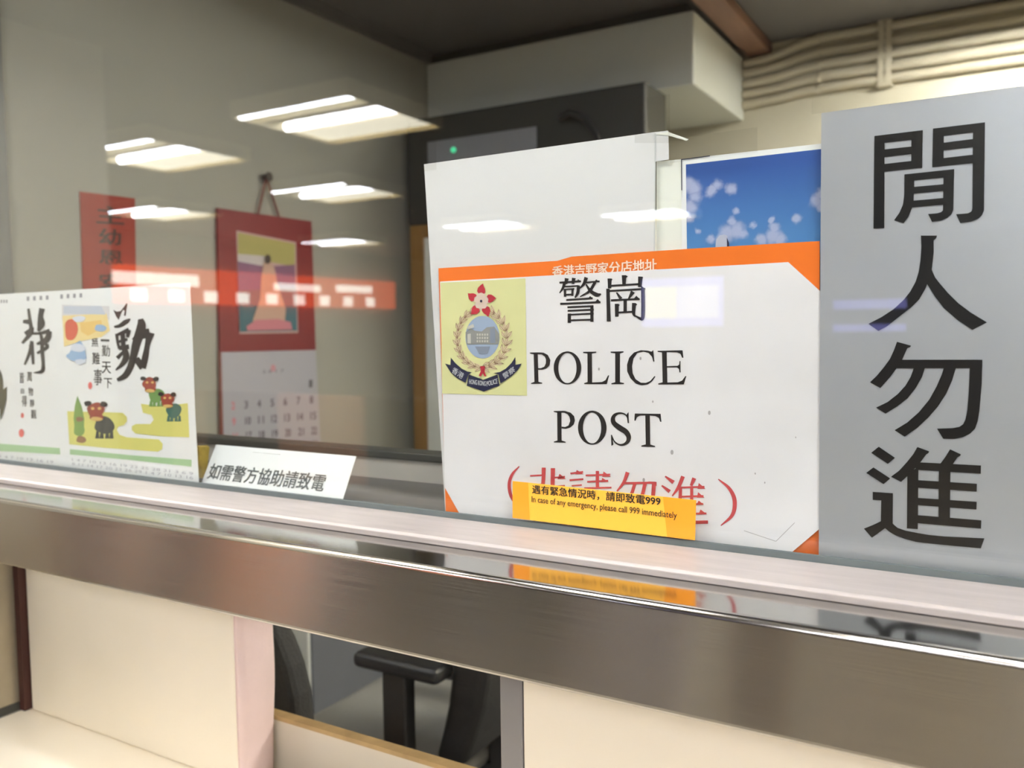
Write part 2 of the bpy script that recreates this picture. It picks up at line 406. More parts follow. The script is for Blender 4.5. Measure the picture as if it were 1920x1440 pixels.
character([
    [(640,70),(820,70),(818,90),(805,108),(783,125),(785,250),(775,350),(762,455),(800,540),(850,605),(940,710),(1060,830),(1200,935),(1385,1047),(1218,1132),
     (1050,1020),(900,890),(800,760),(710,617),(690,670),(620,790),(540,870),(400,980),(260,1090),(162,1143),(50,1063),(200,985),(330,900),(440,800),(520,700),(580,590),(615,480),(635,350),(645,200)]], 1620, 430, 6)
character([
    [(445,78),(635,130),(625,150),(585,165),(515,320),(440,435),(360,545),(220,703),(80,625),(170,540),(270,420),(350,310),(400,200)],
    [(380,320),(1598,320),(1598,436),(400,436)],
    [(1430,400),(1598,320),(1590,650),(1560,1000),(1535,1150),(1500,1250),(1430,1320),(1340,1365),(1220,1390),(1070,1388),(985,1250),(1200,1243),(1290,1225),(1340,1190),(1370,1130),(1395,1000),(1415,750)],
    [(675,425),(824,425),(785,550),(700,700),(590,840),(450,950),(290,1048),(162,967),(320,890),(460,780),(560,670),(630,550)],
    [(1078,425),(1243,425),(1190,600),(1110,780),(1000,950),(870,1100),(720,1240),(550,1360),(412,1272),(580,1170),(740,1030),(880,860),(980,680),(1050,520)]], 1620, 630, 7.2)
character([
    [(258,52),(468,195),(375,273),(160,130)], [(190,318),(405,460),(320,533),(97,388)],
    [(755,55),(908,112),(895,135),(870,150),(800,245),(700,360),(600,455),(545,505),(415,438),(520,360),(620,250),(700,150)],
    [(625,420),(768,300),(760,1112),(620,1102)], [(1175,85),(1315,150),(1305,170),(1270,190),(1215,270),(1150,330),(1050,270),(1110,190)],
    [(1030,290),(1180,290),(1172,1062),(1025,1052)], [(700,248),(1573,293),(1570,400),(740,350)], [(740,480),(1520,528),(1517,630),(740,578)],
    [(740,708),(1518,760),(1514,860),(740,802)], [(740,930),(1577,998),(1574,1106),(740,1033)],
    [(180,632),(440,650),(437,1040),(500,1095),(600,1130),(750,1160),(900,1185),(1100,1205),(1300,1215),(1617,1230),(1570,1360),(1300,1335),(1000,1305),(750,1278),(600,1240),(480,1195),(400,1150),(340,1100),(170,1222),(67,1105),(180,1060),(285,1010),(290,742),(182,735)]], 1610, 830, 6.856)

# ---- orange leaflet and the police notice on it
Yo = .0125
ol = thing('orange_leaflet', 'orange bordered leaflet showing as a band and corners behind the police notice', 'leaflet', at(1185, 1010, Yo))
sheet('leaflet_sheet', [(822, 503), (1045, 489), (1072, 481), (1300, 466), (1500, 454), (1537, 452), (1537, 1049), (836, 967)], Yo, M_['orange'], ol)
sheet('leaflet_corner', [(1536, 988), (1536, 1047), (1474, 1041)], Yo-.0004, M_['deep_orange'], ol, .0002)
m = MB(); text_px(m, '香港吉野家分店地址', (1036, 521), (1231, 508), (1036, 499), Yo-.0005, bold=.025); m.build('leaflet_title', M_['white_ink'], ol)
Yn = .0110
pn = thing('police_notice', 'white police post notice with black serif lettering and crest picture', 'notice', at(1185, 1010, Yn))
sheet('notice_sheet', [(825, 528), (1478, 491.5), (1538, 546), (1536, 992), (1478, 1041), (866, 971), (834, 914)], Yn, M_['notice'], pn)
Yi = Yn - .0004
# serif English lines
K = (990, 640, 6.194)
p = Print(Yi)
p.polys([
  [(65,140),(112,135),(122,486),(75,488)], [(22,130),(112,128),(112,150),(60,150),(22,141)], [(35,484),(75,470),(122,470),(165,480),(165,492),(35,494)],
  [(110,128),(180,131),(230,158),(260,218),(208,212),(195,178),(160,152),(110,150)], [(260,218),(252,275),(215,315),(165,330),(116,328),(116,312),(150,311),(190,293),(207,255),(208,212)],
  [(640,121),(792,119),(792,132),(742,142),(690,142),(640,134)], [(690,130),(742,130),(745,488),(692,488)], [(652,485),(692,472),(745,478),(860,472),(900,450),(930,395),(943,395),(915,497),(652,497)],
  [(960,119),(1110,116),(1110,129),(1068,140),(1012,140),(960,132)], [(1012,125),(1068,125),(1068,490),(1012,490)], [(968,487),(1012,474),(1068,474),(1115,484),(1115,497),(968,499)],
  [(1455,100),(1468,235),(1455,235),(1440,180),(1400,135),(1340,120),(1270,135),(1225,200),(1208,290),(1215,370),(1250,440),(1310,480),(1370,482),(1420,460),(1470,403),(1480,410),(1440,465),(1390,500),(1320,510),(1250,490),(1190,430),(1152,350),(1150,270),(1175,190),(1230,130),(1310,103),(1390,108),(1435,120)],
  [(1555,112),(1610,110),(1618,492),(1565,492)], [(1505,110),(1795,104),(1805,190),(1790,190),(1770,145),(1730,128),(1610,125),(1555,130),(1505,122)],
  [(1608,288),(1735,285),(1755,270),(1760,228),(1770,228),(1772,362),(1760,362),(1752,320),(1730,303),(1608,303)], [(1512,489),(1565,475),(1618,478),(1740,475),(1790,455),(1828,403),(1839,405),(1810,499),(1512,501)],
], *K)
p.ellipse(458, 308, 160, 192, *K, n=40, inner=(458, 310, 106, 175))
p.build('lettering', M_['black'], pn)
p = Print(Yi)
p.polys([
  [(338,822),(388,818),(390,1170),(342,1170)], [(298,809),(390,807),(390,829),(345,832),(298,820)], [(300,1164),(342,1152),(390,1152),(437,1166),(437,1177),(300,1175)],
  [(388,807),(430,808),(495,828),(535,868),(545,920),(490,925),(483,880),(460,846),(420,829),(388,828)], [(545,920),(530,967),(490,1001),(440,1016),(390,1010),(390,990),(430,995),(470,977),(490,925)],
  [(1168,820),(1171,950),(1158,950),(1145,850)], [(963,1085),(976,1085),(992,1200),(968,1213)],
  [(1362,845),(1415,845),(1420,1218),(1368,1218)], [(1240,838),(1540,842),(1550,935),(1535,935),(1520,890),(1480,868),(1415,862),(1300,862),(1265,880),(1250,922),(1235,922)],
  [(1315,1211),(1368,1196),(1420,1198),(1476,1215),(1476,1227),(1315,1223)],
], *K)
p.ellipse(746, 1003, 166, 198, *K, n=40, inner=(744, 1006, 106, 179))
p.strokes([([(1162,905),(1138,858),(1095,836),(1045,838),(1003,862),(986,905),(1003,955),(1070,1008),(1135,1050),(1168,1105),(1160,1160),(1118,1195),(1060,1200),(1005,1165),(972,1095)],
            [10,14,18,26,40,50,56,64,62,56,44,28,20,16,10])], *K)
p.build('lettering', M_['black'], pn)
# serif Chinese line
K = (1030, 505, 9.6)
p = Print(Yi)
p.strokes([
  ([(182,240),(570,214)],30), ([(312,160),(298,262)],[58,40]), ([(440,155),(425,262)],[58,40]), ([(272,255),(242,340),(184,428)],[46,36,14]), ([(250,312),(525,298)],24),
  ([(525,290),(512,420),(462,512)],[46,46,22]), ([(262,362),(450,350)],22), ([(280,350),(284,495)],36), ([(420,350),(412,478)],36), ([(284,458),(420,450)],24),
  ([(665,145),(622,262),(540,348)],[56,44,18]), ([(640,240),(905,214)],24), ([(824,230),(722,392),(552,492)],[44,40,14]), ([(660,270),(740,388),(850,458),(930,446)],[20,46,60,20]),
  ([(305,552),(780,520)],28), ([(195,622),(920,590)],30), ([(325,682),(795,660)],27), ([(330,746),(802,724)],27), ([(350,818),(800,795)],25),
  ([(360,795),(360,964)],50), ([(766,650),(766,944)],46), ([(365,917),(770,906)],26),
  ([(1085,165),(1085,342)],[62,50]), ([(1345,105),(1345,275)],[68,52]), ([(1640,130),(1630,320)],[70,52]), ([(1085,297),(1630,264)],28),
  ([(1055,348),(1070,938)],[50,58]), ([(1040,393),(1725,350)],28), ([(1686,340),(1686,830),(1640,912)],[58,56,30]), ([(1540,832),(1640,890)],[18,40]),
  ([(1208,418),(1290,530)],[20,50]), ([(1505,400),(1425,535)],[66,22]), ([(1108,557),(1625,534)],28), ([(1365,545),(1365,775)],50),
  ([(1215,620),(1215,852)],[60,52]), ([(1525,606),(1518,790),(1550,852)],[60,48,18]), ([(1215,778),(1525,762)],26)], *K, 1.22)
p.polys([[(735,478),(785,536),(690,532)], [(870,532),(928,602),(815,592)], [(845,180),(910,235),(800,232)], [(1565,474),(1635,546),(1510,540)], [(1660,300),(1738,360),(1640,370)],
         [(520,178),(575,225),(480,225)], [(340,165),(345,185),(315,200)], [(1110,165),(1140,180),(1105,220)], [(1375,110),(1415,125),(1370,165)], [(1660,130),(1690,150),(1650,190)], [(1240,625),(1270,640),(1235,680)], [(1550,610),(1585,630),(1545,670)]], *K)
p.build('lettering', M_['black'], pn)
# red bracketed line
K = (940, 860, 4.174)
p = Print(Yi)
p.strokes([
  ([(332,70),(325,200),(285,420)],[32,28,12]), ([(404,74),(396,420)],[34,28]), ([(225,134),(325,129)],12), ([(235,205),(325,200)],12), ([(225,275),(325,268)],12), ([(400,150),(498,141)],13), ([(400,218),(498,212)],13), ([(400,285),(505,280)],13),
  ([(540,116),(640,104)],14), ([(534,168),(642,160)],14), ([(550,212),(630,206)],11), ([(550,255),(630,250)],11), ([(555,300),(555,400)],16), ([(625,300),(625,395)],18), ([(555,310),(625,305)],11), ([(555,385),(625,380)],11),
  ([(660,131),(852,124)],13), ([(672,181),(836,172)],13), ([(648,231),(862,226)],13), ([(752,96),(752,230)],26), ([(690,265),(690,420)],20), ([(820,262),(820,410)],24), ([(690,268),(820,264)],12), ([(690,310),(820,306)],11), ([(690,350),(820,346)],11),
  ([(988,106),(958,185),(905,255)],[30,24,12]), ([(955,192),(1205,188)],17), ([(1196,188),(1178,340),(1130,420)],[32,28,14]), ([(1045,195),(1010,290),(930,380)],[26,24,10]), ([(1125,195),(1090,310),(990,420)],[28,26,10]),
  ([(1282,138),(1348,186)],[12,32]), ([(1255,210),(1318,258)],[12,30]), ([(1422,138),(1385,225),(1338,292)],[30,26,10]), ([(1402,225),(1396,470)],26), ([(1510,152),(1485,212)],[32,22]), ([(1490,215),(1490,440)],24),
  ([(1400,226),(1590,220)],14), ([(1400,298),(1582,292)],14), ([(1400,358),(1580,354)],14), ([(1400,432),(1605,428)],14), ([(1270,330),(1320,325),(1310,450),(1260,490)],[12,20,22,10]), ([(1300,455),(1380,492),(1480,498),(1618,496)],[12,22,26,26]),
  ([(140,60),(86,122),(62,195),(72,280),(110,350),(160,400)],[8,22,26,26,18,8]), ([(1698,160),(1785,235),(1826,330),(1808,440),(1718,524)],[8,26,32,28,8])], *K)
p.polys([[(455,118),(505,158),(440,160)], [(590,88),(645,122),(580,122)], [(800,100),(858,142),(790,142)], [(790,150),(840,182),(780,184)], [(1545,190),(1598,236),(1535,236)], [(1540,262),(1590,305),(1530,305)], [(1545,328),(1585,360),(1525,362)], [(1560,398),(1610,436),(1540,438)], [(1150,178),(1215,182),(1215,215)]], *K)
p.build('red_lettering', M_['red'], pn)
# fold creases and small smudges
p = Print(Yi); p.strokes([([(1395,995),(1455,1015)],1.2), ([(1455,1015),(1490,980)],1.2)]); 
p.build('fold_crease', ink('crease_grey', 186, 182, 182), pn); p = Print(Yi)
for sx, sy, sr in ((1123,692,2.2), (1201,672,2.4), (1224,753,1.8), (1330,774,3.2), (1260,848,3.6), (1492,820,1.3), (1416,888,1.6), (1434,905,1.6), (1207,900,3)): p.ellipse(sx, sy, sr*.8, sr*1.3, n=10)
p.build_each('smudge', ink('smudge_grey', 176, 172, 172), pn)

# crest picture pasted on the notice
K = (825, 520, 6.4)
Ye = Yi - .0003
em = sheet('crest_picture', [(826, 530), (985, 522), (988, 742), (829, 738)], Yi, M_['yellow_pic'], pn, .0002)
d1, d2, d3, d4 = Ye, Ye-.0003, Ye-.0006, Ye-.0009
def leafpoly(x, y, a, l, wd):
    ca, sa = math.cos(a), math.sin(a)
    return [(x+ca*u*l - sa*v*wd, y+sa*u*l + ca*v*wd) for u, v in ((0,0),(.25,.38),(.55,.5),(.8,.32),(1,0),(.8,-.32),(.55,-.5),(.25,-.38))]
lf, vn = Print(d1), Print(d2)
for sd_ in (-1, 1):
    for i in range(11):
        t = i/10; a = math.radians(100 - 152*t)
        cx, cy = 505 + sd_*296*math.cos(math.radians(90-150*t))*1.0, 735 + 345*math.sin(math.radians(90-150*t))
        tan = math.atan2(-345*math.cos(math.radians(90-150*t)), sd_*296*math.sin(math.radians(90-150*t)))
        for da, off in ((.55, 26), (-.55, -26), (0, 0)):
            ang = tan + da*sd_
            nx, ny = -math.sin(tan), math.cos(tan)
            q = leafpoly(cx+nx*off*.3, cy+ny*off*.3, ang, 105 if da else 120, 40)
            lf.poly(crop(q, *K))
            vn.strokes([([q[0], q[4]], [5, 3])], *K)
            vn.strokes([([q[0], q[6], q[4]], [3, 3, 3])], *K)
lf.build('wreath', M_['beige'], em); vn.build('wreath_vein', M_['brown_ln'], em)
Print(d1).ellipse(510, 718, 205, 256, *K, n=40).build('crest_oval', M_['sky_oval'], em)
b = Print(d2); b.polys([[(306,660),(370,610),(420,640),(500,650),(560,600),(650,590),(712,680),(712,720),(700,805),(320,805)]], *K); b.build('crest_building', M_['grey_pic'], em)
b = Print(d3)
for x in (330,): b.polys([[(x,680),(x+40,675),(x+40,795),(x,795)]], *K)
for i in range(5):
    for j in range(3): b.polys([[(440+i*30, 675+j*40),(458+i*30, 675+j*40),(458+i*30, 700+j*40),(440+i*30, 700+j*40)]], *K)
b.polys([[(325,590),(400,560),(410,600),(330,625)]], *K)
b.build('crest_building_light', ink('pale_stone_print', 200, 198, 190), em)
b = Print(d3); b.polys([[(420,830),(600,830),(570,915),(470,920)]], *K); b.polys([[(600,620),(660,600),(665,790),(600,790)]], *K); b.build('crest_water', ink('grey_blue_print', 136, 146, 164), em)
tips = [(500,95), (652,242), (580,447), (392,435), (345,212)]
fl, rd = Print(d2), Print(d3)
cx, cy = 493, 285
for tx, ty in tips:
    a = math.atan2(ty-cy, tx-cx); L = math.hypot(tx-cx, ty-cy)
    def P_(r_, off): return (cx + math.cos(a)*r_*L - math.sin(a)*off, cy + math.sin(a)*r_*L + math.cos(a)*off)
    fl.poly(crop([P_(0,0), P_(.25,42), P_(.6,50), P_(.6,-52), P_(.25,-36)], *K))
    rd.poly(crop([P_(.46,34), P_(.58,46), P_(.78,42), P_(1.0,20), P_(1.12,16), P_(1.0,-14), P_(.84,-44), P_(.62,-54), P_(.48,-34), P_(.55,0)], *K))
fl.build('flower', M_['petal'], em); rd.build('flower_tip', M_['crimson'], em)
Print(d4).ellipse(493, 285, 15, 17, *K, n=10).build('flower_centre', M_['navy'], em)
b = Print(d3); b.polys([[(485,1065),(540,1065),(535,1130),(555,1190),(530,1185),(513,1150),(490,1190),(465,1180),(488,1130)]], *K); b.build('ribbon_knot', M_['crimson'], em)
b = Print(d3)
b.polys([[(130,962),(185,1030),(260,1095),(330,1130),(385,1140),(345,1160),(305,1265),(210,1215),(130,1145),(60,1035),(125,1052)],
         [(345,1165),(520,1228),(690,1165),(715,1300),(640,1325),(525,1372),(410,1330),(320,1300)],
         [(645,1150),(720,1135),(790,1095),(855,1030),(905,955),(905,1050),(980,1035),(930,1115),(860,1185),(725,1275),(700,1165)]], *K)
b.build('motto_scroll', M_['navy'], em)
m = MB()
text_px(m, 'HONG KONG', *crop([(350,1278),(548,1305),(352,1222)], *K), d4, bold=.02); text_px(m, 'POLICE', *crop([(562,1308),(690,1272),(558,1250)], *K), d4, bold=.02)
text_px(m, '香港', *crop([(135,1140),(262,1225),(168,1072)], *K), d4, bold=.01); text_px(m, '警察', *crop([(770,1225),(905,1130),(745,1160)], *K), d4, bold=.01)
m.build('motto_lettering', ink('silver_print', 205, 208, 214), em)

# ---- blank white sheet, ivory card, sky poster
tag(sheet('blank_paper', [(795, 308), (1228, 247.5), (1253, 245), (1254, 299), (1229, 303), (1226, 1000), (835, 963)], .0155, M_['paper']),
    'large blank white sheet with curled corner behind the police notice', 'paper')
cc = bpy.data.objects['blank_paper']
MB().slab([at(1227, 252, .0150), at(1252, 247, .0150), at(1291, 261, .004+.0055), at(1287, 264, .0096), at(1253, 254, .0150)], (0, .0004, 0)).build('curled_corner', M_['ivory'], cc)
MB().slab([at(1227.5, 250, .0149), at(1229.5, 250, .0149), at(1227.5, 470, .0149), at(1225.5, 470, .0149)], (0, .0003, 0)).build('fold_shade_line', ink('fold_shade_grey', 205, 208, 208), cc)  # grey strip stands in for the shading along the fold
tag(sheet('ivory_card', [(1231, 303), (1282, 298), (1285, 620), (1231, 620)], .0205, M_['ivory']),
    'narrow ivory card between the blank white sheet and the sky poster', 'card')
ps = thing('sky_poster', 'blue sky and cloud photo poster with a white border', 'poster', at(1410, 620, .019))
sheet('poster_sheet', [(1277, 298.5), (1560, 267), (1560, 620), (1280, 620)], .019, M_['card'], ps)
# printed sky: deep blue fading to a lighter blue downwards, as the picture itself shows
ms = mat('printed_sky', srgb(44, 92, 165), .4); nt = ms.node_tree
tc = nt.nodes.new('ShaderNodeTexCoord'); sx_ = nt.nodes.new('ShaderNodeSeparateXYZ'); mr = nt.nodes.new('ShaderNodeMapRange'); cr = nt.nodes.new('ShaderNodeValToRGB')
nt.links.new(tc.outputs['Generated'], sx_.inputs[0]); nt.links.new(sx_.outputs['Z'], cr.inputs[0]); nt.links.new(cr.outputs[0], nt.nodes['Principled BSDF'].inputs['Base Color'])
cr.color_ramp.elements[0].color = (*srgb(92, 152, 208), 1); cr.color_ramp.elements[0].position = .25
cr.color_ramp.elements[1].color = (*srgb(44, 82, 156), 1); cr.color_ramp.elements[1].position = .95
Print(.0186).poly([(1286, 308.5), (1560, 277), (1560, 618), (1290, 618)]).build('printed_sky', ms, ps)
p = Print(.0184); p.poly([(1277, 298.5), (1331, 291.5), (1331, 293), (1278, 300)]); p.poly([(1277, 298.5), (1278.6, 298.5), (1279, 357), (1277.5, 357)]); p.build('border_line', M_['navy'], ps)
so = [o for o in ps.children if o.name.startswith('printed_sky')][0]; off = wloc(ps)
BL_ = [(330,800,75), (385,830,68), (400,905,56), (350,1000,72), (340,1110,40), (545,860,50), (600,795,44), (555,840,40), (725,835,52), (690,1230,78), (770,1210,80), (730,1130,46), (820,1240,50), (640,1290,60),
       (1110,1190,50), (1100,1265,80), (1000,1290,60), (1160,1290,60), (1500,950,66), (1530,890,55), (1530,1000,45), (540,1285,40), (1310,1100,46), (915,1160,30), (770,1035,30), (420,1215,24), (1090,1110,30)]
nz = nt.nodes.new('ShaderNodeTexNoise'); nz.inputs['Scale'].default_value = 130; nz.inputs['Detail'].default_value = 5
nt.links.new(tc.outputs['Object'], nz.inputs['Vector'])
nm = nt.nodes.new('ShaderNodeMath'); nm.operation = 'MULTIPLY_ADD'; nm.inputs[1].default_value = .008; nm.inputs[2].default_value = -.004; nt.links.new(nz.outputs['Fac'], nm.inputs[0])
acc = None
for bx, by, br in BL_:
    c_ = at(1220+bx/4.8, 180+by/4.8, .0186); rr = (at(1220+(bx+br)/4.8, 180+by/4.8, .0186)-c_).length
    d_ = nt.nodes.new('ShaderNodeVectorMath'); d_.operation = 'DISTANCE'; d_.inputs[1].default_value = c_ - off; nt.links.new(tc.outputs['Object'], d_.inputs[0])
    ad = nt.nodes.new('ShaderNodeMath'); ad.operation = 'ADD'; nt.links.new(d_.outputs['Value'], ad.inputs[0]); nt.links.new(nm.outputs[0], ad.inputs[1])
    mr = nt.nodes.new('ShaderNodeMapRange'); mr.interpolation_type = 'SMOOTHSTEP'; nt.links.new(ad.outputs[0], mr.inputs['Value'])
    mr.inputs['From Min'].default_value = rr*1.4; mr.inputs['From Max'].default_value = rr*.35
    if acc is None: acc = mr.outputs[0]
    else:
        mx = nt.nodes.new('ShaderNodeMath'); mx.operation = 'MAXIMUM'; nt.links.new(acc, mx.inputs[0]); nt.links.new(mr.outputs[0], mx.inputs[1]); acc = mx.outputs[0]
sc_ = nt.nodes.new('ShaderNodeMath'); sc_.operation = 'MULTIPLY'; sc_.inputs[1].default_value = .85; nt.links.new(acc, sc_.inputs[0])
mc = nt.nodes.new('ShaderNodeMixRGB'); mc.inputs[2].default_value = (*srgb(178, 184, 214), 1); nt.links.new(sc_.outputs[0], mc.inputs[0]); nt.links.new(cr.outputs[0], mc.inputs[1])
nt.links.new(mc.outputs[0], nt.nodes['Principled BSDF'].inputs['Base Color'])
K = (1220, 180, 4.8)
p = Print(.0178); p.poly(crop([(580,1380),(590,1290),(620,1255),(660,1245),(690,1258),(690,1380)], *K)); p.build('printed_tower', ink('printed_tower_grey', 182, 186, 204), ps)
p = Print(.0176); p.poly(crop([(685,1275),(705,1320),(708,1380),(688,1380)], *K)); p.build('printed_tower_side', M_['navy'], ps)

# ---- amber emergency label on the outer face of the glass
Yl = -.0068
lb = thing('emergency_label', 'amber emergency phone label stuck over the bottom of the police notice', 'label', at(1133, 1010, Yl))
sheet('label_sheet', [(961, 902), (1305, 938), (1303, 1013), (961, 971)], Yl, M_['label'], lb, .0008)
p = Print(Yl-.0003); p.poly([(961, 902), (990, 905), (993, 975), (961, 971)]); p.build('taped_end', M_['label_end'], lb)
p = Print(Yl-.0003); p.poly([(1243, 931.5), (1305, 938), (1303, 1013), (1251, 1006.5)]); p.build('taped_end', M_['label_end'], lb)
m = MB(); text_px(m, '遇有緊急情況時，請即致電999', (998, 925.5), (1238, 949), (998, 909), Yl-.0005, bold=.018); m.build('lettering', M_['black'], lb)
m = MB(); text_px(m, 'In case of any emergency, please call 999 immediately', (997, 944.5), (1269, 976), (997, 930), Yl-.0005, bold=.006); m.build('lettering', M_['black'], lb)

# ---- printed calendar sheet at the left
Yc = .0105
cs = thing('calendar_sheet', 'white calendar poster with black brush calligraphy and little lion dancers, left of window', 'calendar', at(180, 890, Yc))
sheet('poster_sheet', [(-60, 555), (0, 551.5), (356, 530.5), (361, 640), (366, 780), (373, 910), (0, 868), (-60, 861)], Yc, M_['card'], cs)
Yd = Yc - .0004
p = Print(Yd); p.polys([
    [(98,248),(150,275),(210,265),(265,195),(300,143),(310,165),(295,250),(285,335),(258,335),(270,262),(248,245),(215,300),(180,398),(145,350)],
    [(105,490),(180,465),(260,400),(340,375),(362,390),(330,440),(250,495),(180,518),(120,518)]], 200, 550, 8)
p.strokes([([(150,605),(165,740),(195,835)],[36,30,34]), ([(150,628),(335,548)],[30,52]), ([(332,548),(312,660)],[50,36]), ([(170,728),(310,690)],32), ([(185,822),(335,800)],[50,52]), ([(240,600),(252,850)],50),
    ([(255,800),(292,950),(235,1060),(138,1150)],[55,72,52,16]), ([(245,885),(158,972)],[36,44]),
    ([(505,385),(522,480),(486,620),(440,770),(400,950),(352,1110),(275,1235),(158,1302)],[56,96,98,92,78,72,66,36]), ([(395,705),(520,620),(645,595)],[40,100,100]),
    ([(655,590),(612,770),(580,950),(540,1125)],[96,58,70,70]), ([(440,980),(545,1115)],[70,80])], 200, 550, 8, 1.38)
p.build('calligraphy', M_['black'], cs)
p = Print(Yd); p.strokes([([(298,168),(320,330),(345,490)],[34,40,50]), ([(208,385),(345,392)],[40,78]), ([(240,592),(360,520)],[48,60]), ([(355,480),(330,590),(195,752)],[64,60,34]), ([(370,588),(500,582),(660,545)],[32,36,62]),
    ([(532,165),(505,300),(512,430),(466,552)],[76,68,96,34]), ([(660,545),(600,700),(440,765)],[60,80,30]), ([(505,590),(530,720),(532,900),(548,1100),(528,1225),(385,1250)],[34,50,50,44,52,10]),
    ([(580,755),(612,820),(445,922)],[40,48,34]), ([(358,715),(322,900),(236,1115)],[44,44,26]), ([(355,735),(370,950),(382,1108)],[46,44,34]), ([(310,805),(380,790)],36), ([(310,890),(380,885)],56)], 20, 560, 9, 1.32)
p.build('calligraphy', M_['black'], cs)
for ch, x, y, wd, h in (('一',189,640,16,4), ('勤',191,668,15,21), ('天',191,700,17,22), ('下',195,728,15,19), ('無',172,650,12,18), ('難',173,683,14,22), ('事',176,722,15,30),
                        ('萬',51,715,9,18), ('物',53,742,9,16), ('靜',56,763,8,14), ('觀',58,785,10,17), ('皆',37,718,8,20), ('自',39,738,6,10), ('得',41,762,9,20)):
    m = MB(); text_px(m, ch, (x, y), (x+wd, y+wd*.03), (x, y-h), Yd, bold=.01); m.build('verse_character', M_['brush'], cs)
p = Print(Yd)
for cx, cy, rx, ry in ((169,723,4,7),(42,779,3,5),(40,812,5,8)): p.ellipse(cx, cy, rx, ry, n=12)
p.build_each('red_seal', ink('seal_red', 218, 104, 100), cs)
p = Print(Yd)
for x0, y0, dx in ((50,560,12),(113,556,12)):
    for i in range(4): p.poly([(x0+dx*i, y0-i*.7-4), (x0+dx*i+5, y0-i*.7-4), (x0+dx*i+5, y0-i*.7+4), (x0+dx*i, y0-i*.7+4)])
for i in range(3): p.poly([(1+i*5, 562), (4+i*5, 562), (4+i*5, 568), (1+i*5, 568)])
p.build_each('small_heading', ink('heading_grey', 150, 150, 158), cs)
# landscape picture
def blob(pr, cx, cy, rx, ry, k=20, j=.1):
    ph = random.random()*6
    pr.poly([(cx+rx*(1+j*math.sin(3*a+ph))*math.cos(a), cy+ry*(1+j*math.sin(2*a+ph))*math.sin(a)) for a in [2*math.pi*i/k for i in range(k)]])
lay = [(218,216,218,[(116,571),(205,574),(205,600),(116,600)]), (236,214,150,[(117,592),(200,588),(206,620),(190,632),(150,640),(120,650)]), (196,204,218,[(119,574),(190,574),(198,590),(119,588)]),
       (233,196,116,[(150,605),(190,600),(192,615),(165,630),(152,622)])]
for i, (r_, g_, b_, q) in enumerate(lay):
    Print(Yd-.0001*i).poly(q).build('landscape_print', ink('landscape_%d' % i, r_, g_, b_), cs)
p = Print(Yd-.0005); blob(p, 133, 618, 12, 22); p.build('printed_sun', ink('sun_print', 206, 92, 66), cs)
p = Print(Yd-.0006); blob(p, 188, 615, 11, 7); blob(p, 143, 668, 18, 9); p.poly([(126,668),(140,645),(150,638),(158,650),(162,672),(150,680)]); p.build_each('printed_hill', ink('hill_print', 150, 182, 218), cs)
p = Print(Yd-.0007); blob(p, 146, 652, 14, 8); blob(p, 148, 598, 12, 6); blob(p, 150, 678, 10, 5); p.build_each('printed_mist', ink('mist_print', 216, 222, 234), cs)
# yellow ground shapes
p = Print(Yd)
p.poly([(126,771),(205,773),(230,774),(238,782),(238,790),(232,797),(222,800),(219,806),(224,815),(238,820),(298,824),(305,832),(304,842),(296,847),(200,840),(130,833)])
p.poly([(264,757),(300,762),(352,756),(355,820),(300,818),(254,813),(247,806),(247,799),(255,795),(282,795),(288,787),(284,778),(268,774)])
p.build('printed_ground', ink('ground_print', 216, 212, 120), cs)
def lion(x, y, s, body, name):
    g = Print(Yd-.0003); blob(g, x+10*s, y+26*s, 16*s, 15*s); 
    for lx in (-3, 4, 13, 20): g.poly([(x+lx*s, y+36*s), (x+(lx+4)*s, y+36*s), (x+(lx+5)*s, y+48*s), (x+(lx-2)*s, y+48*s)])
    g.build(name, body, cs)
    g = Print(Yd-.0005); blob(g, x-4*s, y+2*s, 14*s, 13*s); blob(g, x-3*s, y+12*s, 11*s, 8*s); g.build('lion_head', ink('lion_red', 150, 62, 48), cs)
    g = Print(Yd-.0007); blob(g, x-17*s, y-9*s, 6*s, 4.5*s); blob(g, x+9*s, y-8*s, 6*s, 4.5*s); g.build_each('lion_ear', M_['black'], cs)
    g = Print(Yd-.0007); g.ellipse(x-9*s, y-1*s, 3*s, 2.4*s, n=10); g.ellipse(x+2*s, y-1*s, 3*s, 2.4*s, n=10); blob(g, x-3*s, y+16*s, 10*s, 3.5*s); g.build('lion_trim', ink('lion_gold', 214, 180, 110), cs)
lion(184, 767, 1.15, ink('lion_dark_body', 62, 66, 62), 'lion_body')
lion(284, 718, .92, ink('lion_green_body', 112, 150, 84), 'lion_body')
lion(317, 747, .9, ink('lion_teal_body', 60, 106, 96), 'lion_body')
p = Print(Yd-.0002); p.poly([(145,742),(153,762),(158,785),(157,812),(141,812),(138,785),(140,762)]); blob(p, 148, 805, 10, 14); p.build('printed_pine', ink('pine_print', 126, 160, 84), cs)
p = Print(Yd-.0004); blob(p, 152, 824, 9, 7); blob(p, 149, 786, 7, 5); p.build_each('printed_pot', ink('pot_print', 146, 108, 78), cs)
p = Print(Yd-.0004); blob(p, -2, 730, 9, 34); p.poly([(0,735),(13,725),(12,750),(6,775),(0,790)]); p.build('printed_figure', ink('dark_olive_print', 74, 72, 48), cs)
p = Print(Yd); p.poly([(-40,829),(0,833),(112,846),(113,850),(112,850),(0,846),(-40,842)]); p.poly([(-40,829),(112,840),(113,852),(-40,843)]); p.poly([(131,842),(240,853),(359,862),(359,875),(240,862),(131,852)]); p.build('green_band', ink('green_band_print', 168, 202, 156), cs)
